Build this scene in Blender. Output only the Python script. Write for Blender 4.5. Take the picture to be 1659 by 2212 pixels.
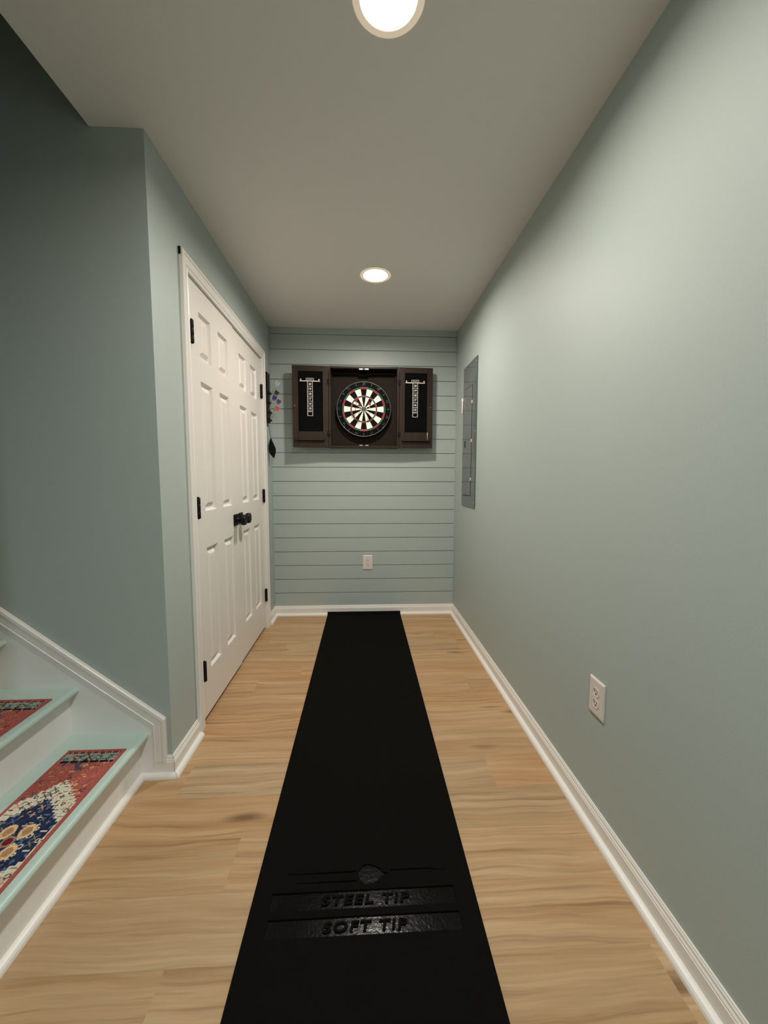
import bpy, math, random
from mathutils import Vector, Matrix, Euler
from math import sin, cos, pi, radians, sqrt

S = bpy.context.scene
for o in list(bpy.data.objects):
    bpy.data.objects.remove(o)

# ------------------------------------------------------------------ camera, world, lights, exposure
CAM_H = 1.19583
def make_camera():
    yaw, pitch, roll = 0.051143, -0.087262, 0.002347
    f = Vector((sin(yaw)*cos(pitch), cos(yaw)*cos(pitch), sin(pitch)))
    r = Vector((cos(yaw), -sin(yaw), 0.0)); u = r.cross(f)
    r2 = r*cos(roll) + u*sin(roll); u2 = -r*sin(roll) + u*cos(roll)
    cd = bpy.data.cameras.new('camera'); co = bpy.data.objects.new('camera', cd)
    S.collection.objects.link(co)
    co.matrix_world = Matrix(((r2.x, u2.x, -f.x, 0.0), (r2.y, u2.y, -f.y, 0.0), (r2.z, u2.z, -f.z, CAM_H), (0, 0, 0, 1)))
    cd.sensor_fit = 'HORIZONTAL'; cd.sensor_width = 36.0; cd.lens = 858.554/1659.0*36.0
    cd.clip_start = 0.02
    S.camera = co
make_camera()

w = bpy.data.worlds.new('world'); S.world = w; w.use_nodes = True
w.node_tree.nodes['Background'].inputs[0].default_value = (0.75, 0.85, 1.0, 1)
w.node_tree.nodes['Background'].inputs[1].default_value = 0.02

S.view_settings.view_transform = 'Standard'; S.view_settings.look = 'None'
S.view_settings.gamma = 1.0; S.view_settings.use_curve_mapping = False
S.view_settings.exposure = 0.13
LAMP_STRENGTH = 375.0
LAMP_COLOR = (1.0, 0.915, 0.835)
LAMPS = [(0.074, 2.523, 1.2), (0.066, 1.122, 1.0), (0.06, -1.05, 1.7)]      # the one in the hall behind the camera is a cool white bulb
COOL = (0.80, 0.94, 1.0)

# ------------------------------------------------------------------ dimensions
D = 3.40; C = 2.4137; XL = -0.7698; XR = 0.787; YC = 1.5485; XE = -0.955
XS = -4.3; XN = -0.835; YN = 0.60; YB = -3.2; ZT = 5.0

# ------------------------------------------------------------------ materials
def srgb(r, g, b):
    def l(c):
        c /= 255.0
        return c/12.92 if c <= 0.04045 else ((c+0.055)/1.055)**2.4
    return (l(r), l(g), l(b), 1.0)

class NT:
    def __init__(s, name):
        s.m = bpy.data.materials.new(name); s.m.use_nodes = True
        s.t = s.m.node_tree; s.b = s.t.nodes['Principled BSDF']
    def n(s, typ, **kw):
        x = s.t.nodes.new(typ)
        for k, v in kw.items():
            if k.startswith('i_'):
                x.inputs[k[2:].replace('_', ' ')].default_value = v
            else:
                setattr(x, k, v)
        return x
    def l(s, a, b): s.t.links.new(a, b)
    def math(s, op, a, b=None, c=None):
        x = s.t.nodes.new('ShaderNodeMath'); x.operation = op
        for i, v in enumerate((a, b, c)):
            if v is None: continue
            if isinstance(v, (int, float)): x.inputs[i].default_value = v
            else: s.l(v, x.inputs[i])
        return x.outputs[0]
    def mix(s, f, a, b, mode='MIX'):
        x = s.t.nodes.new('ShaderNodeMix'); x.data_type = 'RGBA'; x.blend_type = mode
        for i, v in ((0, f), (6, a), (7, b)):
            if isinstance(v, (int, float)): x.inputs[i].default_value = v
            elif isinstance(v, tuple): x.inputs[i].default_value = v
            else: s.l(v, x.inputs[i])
        return x.outputs[2]

def plain(name, col, rough=0.5, metal=0.0, bump=0.0, bscale=200.0, mottling=0.0, mscale=8.0, spec=0.5, bdist=0.001):
    k = NT(name); k.b.inputs['Roughness'].default_value = rough; k.b.inputs['Metallic'].default_value = metal
    k.b.inputs['Specular IOR Level'].default_value = spec
    tc = k.n('ShaderNodeTexCoord')
    if mottling:
        nz = k.n('ShaderNodeTexNoise'); nz.inputs['Scale'].default_value = mscale; nz.inputs['Detail'].default_value = 4
        k.l(tc.outputs['Object'], nz.inputs['Vector'])
        lo = tuple(c*(1-mottling) for c in col[:3])+(1,); hi = tuple(min(1, c*(1+mottling)) for c in col[:3])+(1,)
        k.l(k.mix(nz.outputs['Fac'], lo, hi), k.b.inputs['Base Color'])
    else:
        k.b.inputs['Base Color'].default_value = col
    if bump:
        nz = k.n('ShaderNodeTexNoise'); nz.inputs['Scale'].default_value = bscale; nz.inputs['Detail'].default_value = 3
        k.l(tc.outputs['Object'], nz.inputs['Vector'])
        bp = k.n('ShaderNodeBump'); bp.inputs['Strength'].default_value = bump; bp.inputs['Distance'].default_value = bdist
        k.l(nz.outputs['Fac'], bp.inputs['Height']); k.l(bp.outputs['Normal'], k.b.inputs['Normal'])
    return k.m

def wood(name, a, b, scale=(3, 60, 60), rough=0.5, spec=0.2):
    k = NT(name); k.b.inputs['Specular IOR Level'].default_value = spec; k.b.inputs['Roughness'].default_value = rough
    tc = k.n('ShaderNodeTexCoord'); mp = k.n('ShaderNodeMapping'); mp.inputs['Scale'].default_value = scale
    k.l(tc.outputs['Object'], mp.inputs['Vector'])
    nz = k.n('ShaderNodeTexNoise'); nz.inputs['Scale'].default_value = 1.0; nz.inputs['Detail'].default_value = 5; nz.inputs['Distortion'].default_value = 0.6
    k.l(mp.outputs[0], nz.inputs['Vector'])
    k.l(k.mix(nz.outputs['Fac'], a, b), k.b.inputs['Base Color'])
    bp = k.n('ShaderNodeBump'); bp.inputs['Strength'].default_value = 0.15; bp.inputs['Distance'].default_value = 0.001
    k.l(nz.outputs['Fac'], bp.inputs['Height']); k.l(bp.outputs['Normal'], k.b.inputs['Normal'])
    return k.m

WALL = srgb(171, 182, 177)
M = {}
M['wall'] = plain('sage_wall_paint', WALL, 0.55, bump=0.25, bscale=420, mottling=0.012, mscale=3, spec=0.35)
M['shiplap'] = plain('sage_shiplap_paint', WALL, 0.45, bump=0.12, bscale=260, spec=0.4)
M['ceiling'] = plain('white_ceiling_paint', srgb(228, 226, 223), 0.9, bump=0.3, bscale=300, spec=0.2)
M['white'] = plain('white_trim_paint', srgb(232, 228, 221), 0.35, bump=0.05, bscale=150)
M['door'] = plain('white_door_paint', srgb(228, 223, 214), 0.4, bump=0.10, bscale=260)
M['stairwhite'] = plain('white_stair_paint', srgb(238, 236, 231), 0.45, bump=0.15, bscale=120)
M['tread'] = plain('aqua_tread_paint', srgb(188, 208, 197), 0.4, bump=0.2, bscale=90, mottling=0.04, mscale=12)
M['black_metal'] = plain('matte_black_metal', (0.004, 0.004, 0.0045, 1), 0.55, spec=0.2)
M['plastic'] = plain('ivory_white_plastic', srgb(222, 213, 204), 0.35)
M['slot'] = plain('dark_slot', (0.02, 0.018, 0.015, 1), 0.7)
M['mat_top'] = plain('black_rubber_matte', (0.0042, 0.0040, 0.0032, 1), 0.95, bump=0.4, bscale=900, spec=0.06, bdist=0.0005)
M['mat_gloss'] = plain('black_rubber_glossy', (0.0008, 0.0008, 0.0008, 1), 0.18, bump=0.34, bscale=120, spec=0.17, bdist=0.0012)
M['cab'] = wood('dark_brown_wood', srgb(38, 30, 23), srgb(58, 46, 36), (40, 40, 4), 0.45)
M['cab_in'] = plain('dark_cabinet_lining', srgb(36, 29, 22), 0.7, mottling=0.1, mscale=20, spec=0.12)
M['chalk'] = plain('black_chalkboard', (0.0025, 0.0025, 0.0025, 1), 0.9, spec=0.08)
M['chalk_line'] = plain('white_print', srgb(215, 212, 205), 0.6)
M['d_black'] = plain('sisal_black', (0.006, 0.006, 0.006, 1), 0.9, bump=0.3, bscale=900, spec=0.1)
M['d_white'] = plain('sisal_cream', srgb(252, 243, 231), 0.9, bump=0.3, bscale=900, mottling=0.03, mscale=40, spec=0.1)
M['d_red'] = plain('sisal_red', srgb(168, 44, 56), 0.9, spec=0.1)
M['d_green'] = plain('sisal_green', srgb(22, 96, 60), 0.9, spec=0.1)
M['wire'] = plain('spider_wire_steel', (0.42, 0.41, 0.39, 1), 0.4, metal=0.6)
M['steel'] = plain('bright_steel', (0.75, 0.74, 0.72, 1), 0.25, metal=1.0)
M['panel'] = plain('grey_enamel', srgb(92, 96, 94), 0.085, mottling=0.02, mscale=5, spec=0.6)
M['panel_gap'] = plain('panel_shadow_gap', srgb(40, 42, 42), 0.7)
M['pen_white'] = plain('white_pen_plastic', srgb(240, 236, 226), 0.3)
M['red_flight'] = plain('red_flight_plastic', srgb(205, 30, 32), 0.4)
M['shaft_clear'] = plain('pale_shaft_plastic', srgb(190, 200, 200), 0.2)
M['shaft_black'] = plain('black_shaft_plastic', (0.01, 0.01, 0.01, 1), 0.3)
M['maroon'] = plain('maroon_flight_foil', srgb(62, 18, 36), 0.25)
M['purple'] = plain('purple_flight_foil', srgb(60, 34, 96), 0.2)
M['lilac'] = plain('violet_flight_foil', srgb(88, 62, 110), 0.2)
M['pinkred'] = plain('coral_flight_foil', srgb(196, 84, 74), 0.35)
M['silver_flight'] = plain('silver_flight_foil', srgb(190, 205, 208), 0.15, metal=0.6)
M['rack'] = wood('black_stained_wood', srgb(16, 15, 11), srgb(34, 31, 24), (40, 40, 5), 0.5)
M['leather'] = plain('black_leather', (0.003, 0.003, 0.003, 1), 0.7, bump=0.3, bscale=400, spec=0.15)
M['trimring'] = plain('lamp_trim_white', srgb(240, 236, 228), 0.5)
_b = M['trimring'].node_tree.nodes['Principled BSDF']      # faint emission on the trim stands in for the halo around the lens
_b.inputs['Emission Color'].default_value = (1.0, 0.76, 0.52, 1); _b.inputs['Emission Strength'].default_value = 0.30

def lens_mat():
    k = NT('glowing_lamp_lens')
    k.b.inputs['Base Color'].default_value = (0.9, 0.9, 0.9, 1)
    k.b.inputs['Emission Color'].default_value = LAMP_COLOR + (1,)
    k.b.inputs['Emission Strength'].default_value = LAMP_STRENGTH
    return k.m
M['lens'] = lens_mat()

def floor_mat():
    k = NT('vinyl_oak_planks')
    tc = k.n('ShaderNodeTexCoord'); at = k.n('ShaderNodeAttribute'); at.attribute_name = 'plank'
    sp = k.n('ShaderNodeSeparateColor'); k.l(at.outputs['Color'], sp.inputs[0])
    r1, r2, r3 = sp.outputs[0], sp.outputs[1], sp.outputs[2]
    off = k.n('ShaderNodeCombineXYZ')
    k.l(k.math('MULTIPLY', r1, 37.0), off.inputs[0]); k.l(k.math('MULTIPLY', r2, 53.0), off.inputs[1]); k.l(k.math('MULTIPLY', r3, 91.0), off.inputs[2])
    add = k.n('ShaderNodeVectorMath'); add.operation = 'ADD'
    k.l(tc.outputs['Object'], add.inputs[0]); k.l(off.outputs[0], add.inputs[1])
    # slow warp so the grain wanders
    wz = k.n('ShaderNodeTexNoise'); wz.inputs['Scale'].default_value = 2.2; wz.inputs['Detail'].default_value = 2
    k.l(add.outputs[0], wz.inputs['Vector'])
    sep = k.n('ShaderNodeSeparateXYZ'); k.l(add.outputs[0], sep.inputs[0])
    yw = k.math('ADD', sep.outputs[1], k.math('MULTIPLY', k.math('SUBTRACT', wz.outputs['Fac'], 0.5), 0.075))
    def grain(sx, sy, det, dist=0.0, rough=0.55):
        cv = k.n('ShaderNodeCombineXYZ')
        k.l(k.math('MULTIPLY', sep.outputs[0], sx), cv.inputs[0]); k.l(k.math('MULTIPLY', yw, sy), cv.inputs[1]); k.l(r3, cv.inputs[2])
        nz = k.n('ShaderNodeTexNoise'); nz.inputs['Scale'].default_value = 1.0; nz.inputs['Detail'].default_value = det
        nz.inputs['Distortion'].default_value = dist; nz.inputs['Roughness'].default_value = rough
        k.l(cv.outputs[0], nz.inputs['Vector']); return nz.outputs['Fac']
    g1 = grain(1.0, 30, 5, 0.35, 0.62); g2 = grain(5, 120, 3); g3 = grain(0.9, 9, 2, 0.3); g4 = grain(1.1, 48, 5, 0.4, 0.66)
    def ramp(f, stops):
        x = k.n('ShaderNodeValToRGB'); e = x.color_ramp.elements
        e[0].position, e[0].color = stops[0]; e[1].position, e[1].color = stops[1]
        for p, c in stops[2:]:
            q = e.new(p); q.color = c
        k.l(f, x.inputs[0]); return x.outputs[0]
    base = ramp(g1, [(0.30, srgb(156, 121, 84)), (0.70, srgb(203, 174, 137)), (0.44, srgb(182, 149, 110)), (0.56, srgb(193, 162, 123))])
    tone = k.mix(r1, srgb(176, 146, 108), srgb(196, 168, 134))
    c = k.mix(0.28, base, tone)
    # broad warm and grey bands
    c = k.mix(k.math('MULTIPLY', k.math('SUBTRACT', g3, 0.42), 1.9), c, srgb(168, 128, 86))
    c = k.mix(ramp(g4, [(0.54, (0, 0, 0, 1)), (0.72, (0.72, 0.72, 0.72, 1))]), c, srgb(126, 90, 58))
    fine = k.mix(g2, (0.80, 0.79, 0.77, 1), (1.18, 1.18, 1.18, 1))
    c = k.mix(1.0, c, fine, 'MULTIPLY')
    # plank to plank tone: warm amber against greyish beige
    c = k.mix(1.0, c, k.mix(r2, (0.97, 0.905, 0.83, 1), (0.88, 0.915, 0.935, 1)), 'MULTIPLY')
    # knots
    cv = k.n('ShaderNodeCombineXYZ')
    k.l(k.math('MULTIPLY', sep.outputs[0], 2.0), cv.inputs[0]); k.l(k.math('MULTIPLY', yw, 7.0), cv.inputs[1])
    vo = k.n('ShaderNodeTexVoronoi'); vo.inputs['Scale'].default_value = 1.0; k.l(cv.outputs[0], vo.inputs['Vector'])
    kn = ramp(k.math('ADD', vo.outputs['Distance'], k.math('MULTIPLY', k.math('SUBTRACT', g4, 0.5), 0.22)), [(0.03, (0.8, 0.8, 0.8, 1)), (0.17, (0, 0, 0, 1))])
    c = k.mix(kn, c, srgb(96, 66, 42))
    # plank long joints
    fr = k.math('FRACT', k.math('DIVIDE', k.math('SUBTRACT', k.n('ShaderNodeSeparateXYZ').outputs[1], 1.419), 0.1755))
    s2 = [x for x in k.t.nodes if x.bl_idname == 'ShaderNodeSeparateXYZ'][-1]; k.l(tc.outputs['Object'], s2.inputs[0])
    e = k.math('MINIMUM', fr, k.math('SUBTRACT', 1.0, fr))
    c = k.mix(k.math('MULTIPLY', k.math('LESS_THAN', e, 0.006), 0.18), c, srgb(110, 82, 56))
    k.l(c, k.b.inputs['Base Color'])
    k.b.inputs['Roughness'].default_value = 0.5; k.b.inputs['Specular IOR Level'].default_value = 0.35
    bp = k.n('ShaderNodeBump'); bp.inputs['Strength'].default_value = 0.12; bp.inputs['Distance'].default_value = 0.001
    k.l(g2, bp.inputs['Height']); k.l(bp.outputs['Normal'], k.b.inputs['Normal'])
    return k.m
M['floor'] = floor_mat()

def rug_mat():
    k = NT('woven_rug'); at = k.n('ShaderNodeAttribute'); at.attribute_name = 'weave'
    k.l(at.outputs['Color'], k.b.inputs['Base Color']); k.b.inputs['Roughness'].default_value = 0.95
    k.b.inputs['Specular IOR Level'].default_value = 0.1
    tc = k.n('ShaderNodeTexCoord'); nz = k.n('ShaderNodeTexNoise'); nz.inputs['Scale'].default_value = 700
    k.l(tc.outputs['Object'], nz.inputs['Vector'])
    bp = k.n('ShaderNodeBump'); bp.inputs['Strength'].default_value = 0.5; bp.inputs['Distance'].default_value = 0.001
    k.l(nz.outputs['Fac'], bp.inputs['Height']); k.l(bp.outputs['Normal'], k.b.inputs['Normal'])
    return k.m
M['rug'] = rug_mat()

# ------------------------------------------------------------------ mesh helpers (world coordinates)
class MB:
    def __init__(s): s.v = []; s.f = []; s.m = []; s.sm = []; s.cur = 0
    def add(s, vs, fs, smooth=False):
        b = len(s.v); s.v += [tuple(x) for x in vs]
        for f in fs: s.f.append([b+i for i in f]); s.m.append(s.cur); s.sm.append(smooth)
        return s
    def box(s, x0, x1, y0, y1, z0, z1, bev=0.0):
        if x0 > x1: x0, x1 = x1, x0
        if y0 > y1: y0, y1 = y1, y0
        if z0 > z1: z0, z1 = z1, z0
        if bev <= 0:
            vs = [(x, y, z) for z in (z0, z1) for y in (y0, y1) for x in (x0, x1)]
            return s.add(vs, [(0, 2, 3, 1), (4, 5, 7, 6), (0, 1, 5, 4), (2, 6, 7, 3), (0, 4, 6, 2), (1, 3, 7, 5)])
        b = min(bev, (x1-x0)/2.01, (y1-y0)/2.01, (z1-z0)/2.01)
        # chamfered box: convex hull of 24 points
        import bmesh
        bm = bmesh.new()
        for sx in (0, 1):
            for sy in (0, 1):
                for sz in (0, 1):
                    X = x1 if sx else x0; Y = y1 if sy else y0; Z = z1 if sz else z0
                    dx = -b if sx else b; dy = -b if sy else b; dz = -b if sz else b
                    for q in ((X, Y+dy, Z+dz), (X+dx, Y, Z+dz), (X+dx, Y+dy, Z)): bm.verts.new(q)
        bmesh.ops.convex_hull(bm, input=bm.verts)
        bmesh.ops.dissolve_limit(bm, angle_limit=0.01, verts=bm.verts, edges=bm.edges)
        bm.verts.index_update()
        s.add([v.co[:] for v in bm.verts], [[v.index for v in f.verts] for f in bm.faces]); bm.free(); return s
    def prism(s, prof, a, b, fn):
        """profile (list of 2-D points, closed) swept from parameter a to b; fn(u, v, t) -> point"""
        n = len(prof); vs = [fn(p[0], p[1], a) for p in prof] + [fn(p[0], p[1], b) for p in prof]
        fs = [(i, (i+1) % n, n+(i+1) % n, n+i) for i in range(n)] + [tuple(range(n))[::-1], tuple(range(n, 2*n))]
        return s.add(vs, fs)
    def tube(s, pts, r, n=10, caps=True, smooth=True):
        """tube through points with per-point radius"""
        pts = [Vector(p) for p in pts]; rs = r if isinstance(r, (list, tuple)) else [r]*len(pts)
        vs = []
        ref = Vector((0, 0, 1)); t0 = (pts[-1]-pts[0])
        if t0.length < 1e-9: t0 = pts[1]-pts[0]
        if abs(t0.normalized().z) > 0.9: ref = Vector((1, 0, 0))
        for i, p in enumerate(pts):
            a = pts[max(0, i-1)]; b = pts[min(len(pts)-1, i+1)]
            t = (b-a)
            t = t.normalized() if t.length > 1e-9 else t0.normalized()
            e1 = t.cross(ref).normalized(); e2 = t.cross(e1)
            for k in range(n):
                q = 2*pi*k/n; vs.append(p + e1*cos(q)*rs[i] + e2*sin(q)*rs[i])
        fs = []
        for i in range(len(pts)-1):
            for k in range(n): fs.append((i*n+k, i*n+(k+1) % n, (i+1)*n+(k+1) % n, (i+1)*n+k))
        s.add(vs, fs, smooth)
        if caps:
            b = len(s.v)-len(vs)
            s.f.append([b+k for k in range(n)][::-1]); s.m.append(s.cur); s.sm.append(False)
            s.f.append([b+(len(pts)-1)*n+k for k in range(n)]); s.m.append(s.cur); s.sm.append(False)
        return s
    def lathe(s, c, axis, prof, n=32, smooth=True, closed_ends=True):
        """prof: list of (radius, height along axis)"""
        c = Vector(c); ax = Vector(axis).normalized()
        ref = Vector((0, 0, 1)) if abs(ax.z) < 0.9 else Vector((1, 0, 0))
        e1 = ax.cross(ref).normalized(); e2 = ax.cross(e1); vs = []
        for r, h in prof:
            for k in range(n):
                q = 2*pi*k/n; vs.append(c + ax*h + (e1*cos(q)+e2*sin(q))*r)
        fs = []
        for i in range(len(prof)-1):
            for k in range(n): fs.append((i*n+k, i*n+(k+1) % n, (i+1)*n+(k+1) % n, (i+1)*n+k))
        if closed_ends:
            fs.append(tuple(range(n))[::-1]); fs.append(tuple((len(prof)-1)*n+k for k in range(n)))
        return s.add(vs, fs, smooth)
    def xform(s, M4, start=0):
        for i in range(start, len(s.v)): s.v[i] = tuple(M4 @ Vector(s.v[i]))
        return s

def tag(o, label=None, cat=None, group=None, kind=None):
    if label: o['label'] = label
    if cat: o['category'] = cat
    if group: o['group'] = group
    if kind: o['kind'] = kind
    return o

ORI = {}
def origin_of(o): return ORI.get(o.name, Vector((0, 0, 0)))

def build(name, mb, mats, parent=None, loc=None):
    org = origin_of(parent) if parent is not None else Vector(loc or (0, 0, 0))
    me = bpy.data.meshes.new(name)
    me.from_pydata([tuple(Vector(v)-org) for v in mb.v], [], mb.f)
    if not isinstance(mats, (list, tuple)): mats = [mats]
    for m in mats: me.materials.append(m)
    for p, mi, sm in zip(me.polygons, mb.m, mb.sm): p.material_index = mi; p.use_smooth = sm
    import bmesh
    bm = bmesh.new(); bm.from_mesh(me); bmesh.ops.recalc_face_normals(bm, faces=bm.faces); bm.to_mesh(me); bm.free()
    o = bpy.data.objects.new(name, me); S.collection.objects.link(o)
    if parent is not None: o.parent = parent
    else: o.location = org
    ORI[o.name] = org
    return o

def empty(name, loc, label, cat, group=None, kind=None):
    o = bpy.data.objects.new(name, None); S.collection.objects.link(o); o.location = loc
    o.empty_display_size = 0.05; ORI[o.name] = Vector(loc)
    return tag(o, label, cat, group, kind)

def curve_mesh(cu):
    ob = bpy.data.objects.new('tmp', cu); S.collection.objects.link(ob)
    dg = bpy.context.evaluated_depsgraph_get(); dg.update()
    ev = ob.evaluated_get(dg); me = ev.to_mesh()
    vs = [v.co.copy() for v in me.vertices]; fs = [list(p.vertices) for p in me.polygons]
    ev.to_mesh_clear(); bpy.data.objects.remove(ob); bpy.data.curves.remove(cu)
    return vs, fs

def text_geo(txt, size, extrude, bold=0.0, shear=0.0, spacing=1.0, stretch=1.0):
    cu = bpy.data.curves.new('tmp_text', 'FONT'); cu.body = txt; cu.size = size; cu.extrude = extrude
    cu.offset = bold; cu.shear = shear; cu.space_character = spacing; cu.align_x = 'LEFT'; cu.resolution_u = 3
    vs, fs = curve_mesh(cu)
    if not vs: return vs, fs
    x0 = min(v.x for v in vs); x1 = max(v.x for v in vs); y0 = min(v.y for v in vs); y1 = max(v.y for v in vs)
    cx = (x0+x1)/2; cy = (y0+y1)/2
    return [Vector(((v.x-cx)*stretch, v.y-cy, v.z)) for v in vs], fs   # centred

def islands(vs, fs):
    par = list(range(len(vs)))
    def find(a):
        while par[a] != a: par[a] = par[par[a]]; a = par[a]
        return a
    key = {}
    for i, v in enumerate(vs):            # front, rim and back share positions
        k = (round(v[0], 6), round(v[1], 6))
        if k in key: par[find(i)] = find(key[k])
        else: key[k] = i
    for f in fs:
        for i in f[1:]: par[find(i)] = find(f[0])
    g = {}
    for f in fs: g.setdefault(find(f[0]), []).append(f)
    out = []
    for ff in g.values():
        ids = sorted({i for f in ff for i in f}); m = {a: b for b, a in enumerate(ids)}
        out.append(([vs[i] for i in ids], [[m[i] for i in f] for f in ff]))
    return out

def shape_geo(loops, extrude):
    """flat shape with holes, thickness 2*extrude"""
    cu = bpy.data.curves.new('tmp_shape', 'CURVE'); cu.dimensions = '2D'; cu.fill_mode = 'BOTH'; cu.extrude = extrude
    for lp in loops:
        sp = cu.splines.new('POLY'); sp.points.add(len(lp)-1)
        for p, q in zip(sp.points, lp): p.co = (q[0], q[1], 0, 1)
        sp.use_cyclic_u = True
    return curve_mesh(cu)

def put(mb, geo, fn):
    vs, fs = geo; mb.add([fn(v) for v in vs], fs); return mb

# ================================================================== ROOM SHELL
rnd = random.Random(5)
def build_floor():
    mb = MB(); cols = []
    x0f, x1f = XS, 0.95; pw, pl = 0.1755, 1.22
    known = {0: 0.515, 5: -0.39, -4: -0.487, 8: 0.534, 9: -0.2, -1: 1.10, -2: 0.06+0.75, 1: -0.25, 2: 0.30, 3: 1.0, 4: -0.62+1.22, -3: 0.2, 6: 0.15, 7: -0.55, 10: 0.3}
    r0 = math.floor((YB-1.419)/pw)-1
    for r in range(r0, 13):
        ya, yb = 1.419+r*pw, 1.419+(r+1)*pw
        ya, yb = max(ya, YB-0.1), min(yb, D+0.08)
        if yb <= ya: continue
        j = known.get(r, rnd.uniform(0, pl)); x = j
        while x > x0f: x -= pl
        while x < x1f:
            a, b = max(x, x0f), min(x+pl, x1f)
            if b > a:
                mb.add([(a, ya, 0), (b, ya, 0), (b, yb, 0), (a, yb, 0)], [(0, 1, 2, 3)])
                c = (rnd.random(), rnd.random(), rnd.random())
                if r == 0 and abs(x+pl-0.515) < 1e-3: c = (0.95, 0.98, 0.3)
                if r == 0 and abs(x-0.515) < 1e-3: c = (0.45, 0.02, 0.7)
                cols.append(c)
            x += pl
    n = len(mb.f)
    o = build('floor', mb, M['floor'])
    at = o.data.color_attributes.new('plank', 'FLOAT_COLOR', 'CORNER')
    for p, c in zip(o.data.polygons, cols):
        for li in p.loop_indices: at.data[li].color = (c[0], c[1], c[2], 1)
    # flip up if needed
    if o.data.polygons[0].normal.z < 0:
        o.data.flip_normals()
    b2 = MB().box(XS, 0.95, YB-0.1, D+0.08, -0.08, -0.004)
    build('floor_slab', b2, M['ceiling'], o)
    tag(o, 'honey oak vinyl plank floor with boards running across the room', 'floor', kind='structure')
build_floor()

def struct(name, mb, mat, label, cat):
    return tag(build(name, mb, mat), label, cat, kind='structure')

# ceiling
mb = MB()
def hole(x, y, r=0.0925, n=48): return [(x+r*cos(2*pi*q/n), y+r*sin(2*pi*q/n)) for q in range(n)]
g = shape_geo([[(XE, YB), (XR+0.15, YB), (XR+0.15, D+0.15), (XE, D+0.15)]]+[hole(x, y) for x, y, f in LAMPS], 0.02)
put(mb, g, lambda v: (v[0], v[1], C+0.02+v[2]))
mb.box(XE, XR+0.15, YB, D+0.15, C+0.041, C+0.22)
struct('ceiling', mb, M['ceiling'], 'off-white painted ceiling above the dart lane', 'ceiling')

# back wall: shiplap boards with nickel gaps
def shiplap():
    s0, ds, g = 2.3610, 0.12026, 0.0052
    zs = [s0-k*ds for k in range(0, 19)]
    prof = [(D+0.15, C+0.1), (D, C+0.1)]
    for z in zs:
        prof += [(D, z+g/2), (D+0.009, z+g/2), (D+0.009, z-g/2), (D, z-g/2)]
    prof += [(D, 0.0), (D+0.15, 0.0)]
    mb = MB()
    # faces strip by strip (no n-gon caps needed on a wall that dies into its neighbours)
    n = len(prof); a, b = XL+0.004, XR-0.004
    vs = [(a, p[0], p[1]) for p in prof]+[(b, p[0], p[1]) for p in prof]
    mb.add(vs, [(i, i+1, n+i+1, n+i) for i in range(n-1)])
    mb.box(XL-0.2, XR+0.15, D+0.0115, D+0.15, 0, C+0.1)
    mb.box(XL-0.001, XL+0.004, D+0.002, D+0.02, 0, C); mb.box(XR-0.004, XR+0.001, D+0.002, D+0.02, 0, C)
    return mb
struct('wall_back', shiplap(), M['shiplap'], 'sage green shiplap wall behind the dartboard cabinet', 'wall')
struct('wall_right', MB().box(XR, XR+0.15, YB-0.1, D+0.15, 0, C+0.22), M['wall'], 'long plain sage green wall on the right', 'wall')

# left wall with double door opening (faces +x)
DY0, DYM, DY1, DZ0, DZ1 = 1.862, 2.478, 3.103, 0.021, 2.078
mb = MB()
mb.prism([(XL, YC), (XL, DY0-0.02), (XL-0.12, DY0-0.02), (XL-0.12, YC+0.12)], 0, C, lambda u, v, t: (u, v, t)); mb.box(XL-0.12, XL, DY1+0.02, D+0.02, 0, C); mb.box(XL-0.12, XL, DY0-0.02, DY1+0.02, DZ1+0.02, C)
struct('wall_left', mb, M['wall'], 'sage green wall around the white double closet door', 'wall')
# closet behind the doors
mb = MB().box(XL-0.75, XL-0.70, YC+0.12, D, 0, C).box(XL-0.70, XL-0.12, D, D+0.05, 0, C)
struct('wall_closet', mb, M['wall'], 'inside of the closet behind the white double door', 'wall')
# stairwell wall, faces the camera, carries on up past the ceiling
mb = MB().prism([(XE, YC), (XL, YC), (XL-0.12, YC+0.12), (XE, YC+0.12)], 0, C, lambda u, v, t: (u, v, t)).box(XS, XE, YC, YC+0.12, 0, ZT)
struct('wall_stairwell', mb, M['wall'], 'sage green wall rising beside the stairs', 'wall')
# the rest of the stairwell and the hall behind the camera (mostly out of frame)
mb = MB().box(XS, XE, YN-0.12, YN, 0, ZT).box(XE, XN, YN-0.12, YN, 0, C)
struct('wall_stair_near', mb, M['wall'], 'near sage green wall of the stairwell', 'wall')
struct('wall_stair_end', MB().box(XS-0.12, XS, YN-0.12, YC+0.12, 0, ZT), M['wall'], 'end wall at the top of the stairwell', 'wall')
struct('wall_left_near', MB().box(XN-0.12, XN, YB, YN-0.12, 0, C), M['wall'], 'sage green wall of the hall before the stairs', 'wall')
struct('wall_front', MB().box(XE-0.12, XR+0.15, YB-0.1, YB, 0, C+0.22), M['wall'], 'end wall of the hall opposite the shiplap', 'wall')
struct('wall_upper_edge', MB().box(XE, XE+0.12, YN-0.12, YC, C+0.22, ZT), M['wall'], 'upper floor wall above the stair opening', 'wall')
struct('ceiling_stairwell', MB().box(XS-0.12, XE+0.12, YN-0.12, YC+0.12, ZT, ZT+0.1), M['ceiling'], 'ceiling high above the stairs', 'ceiling')

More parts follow.
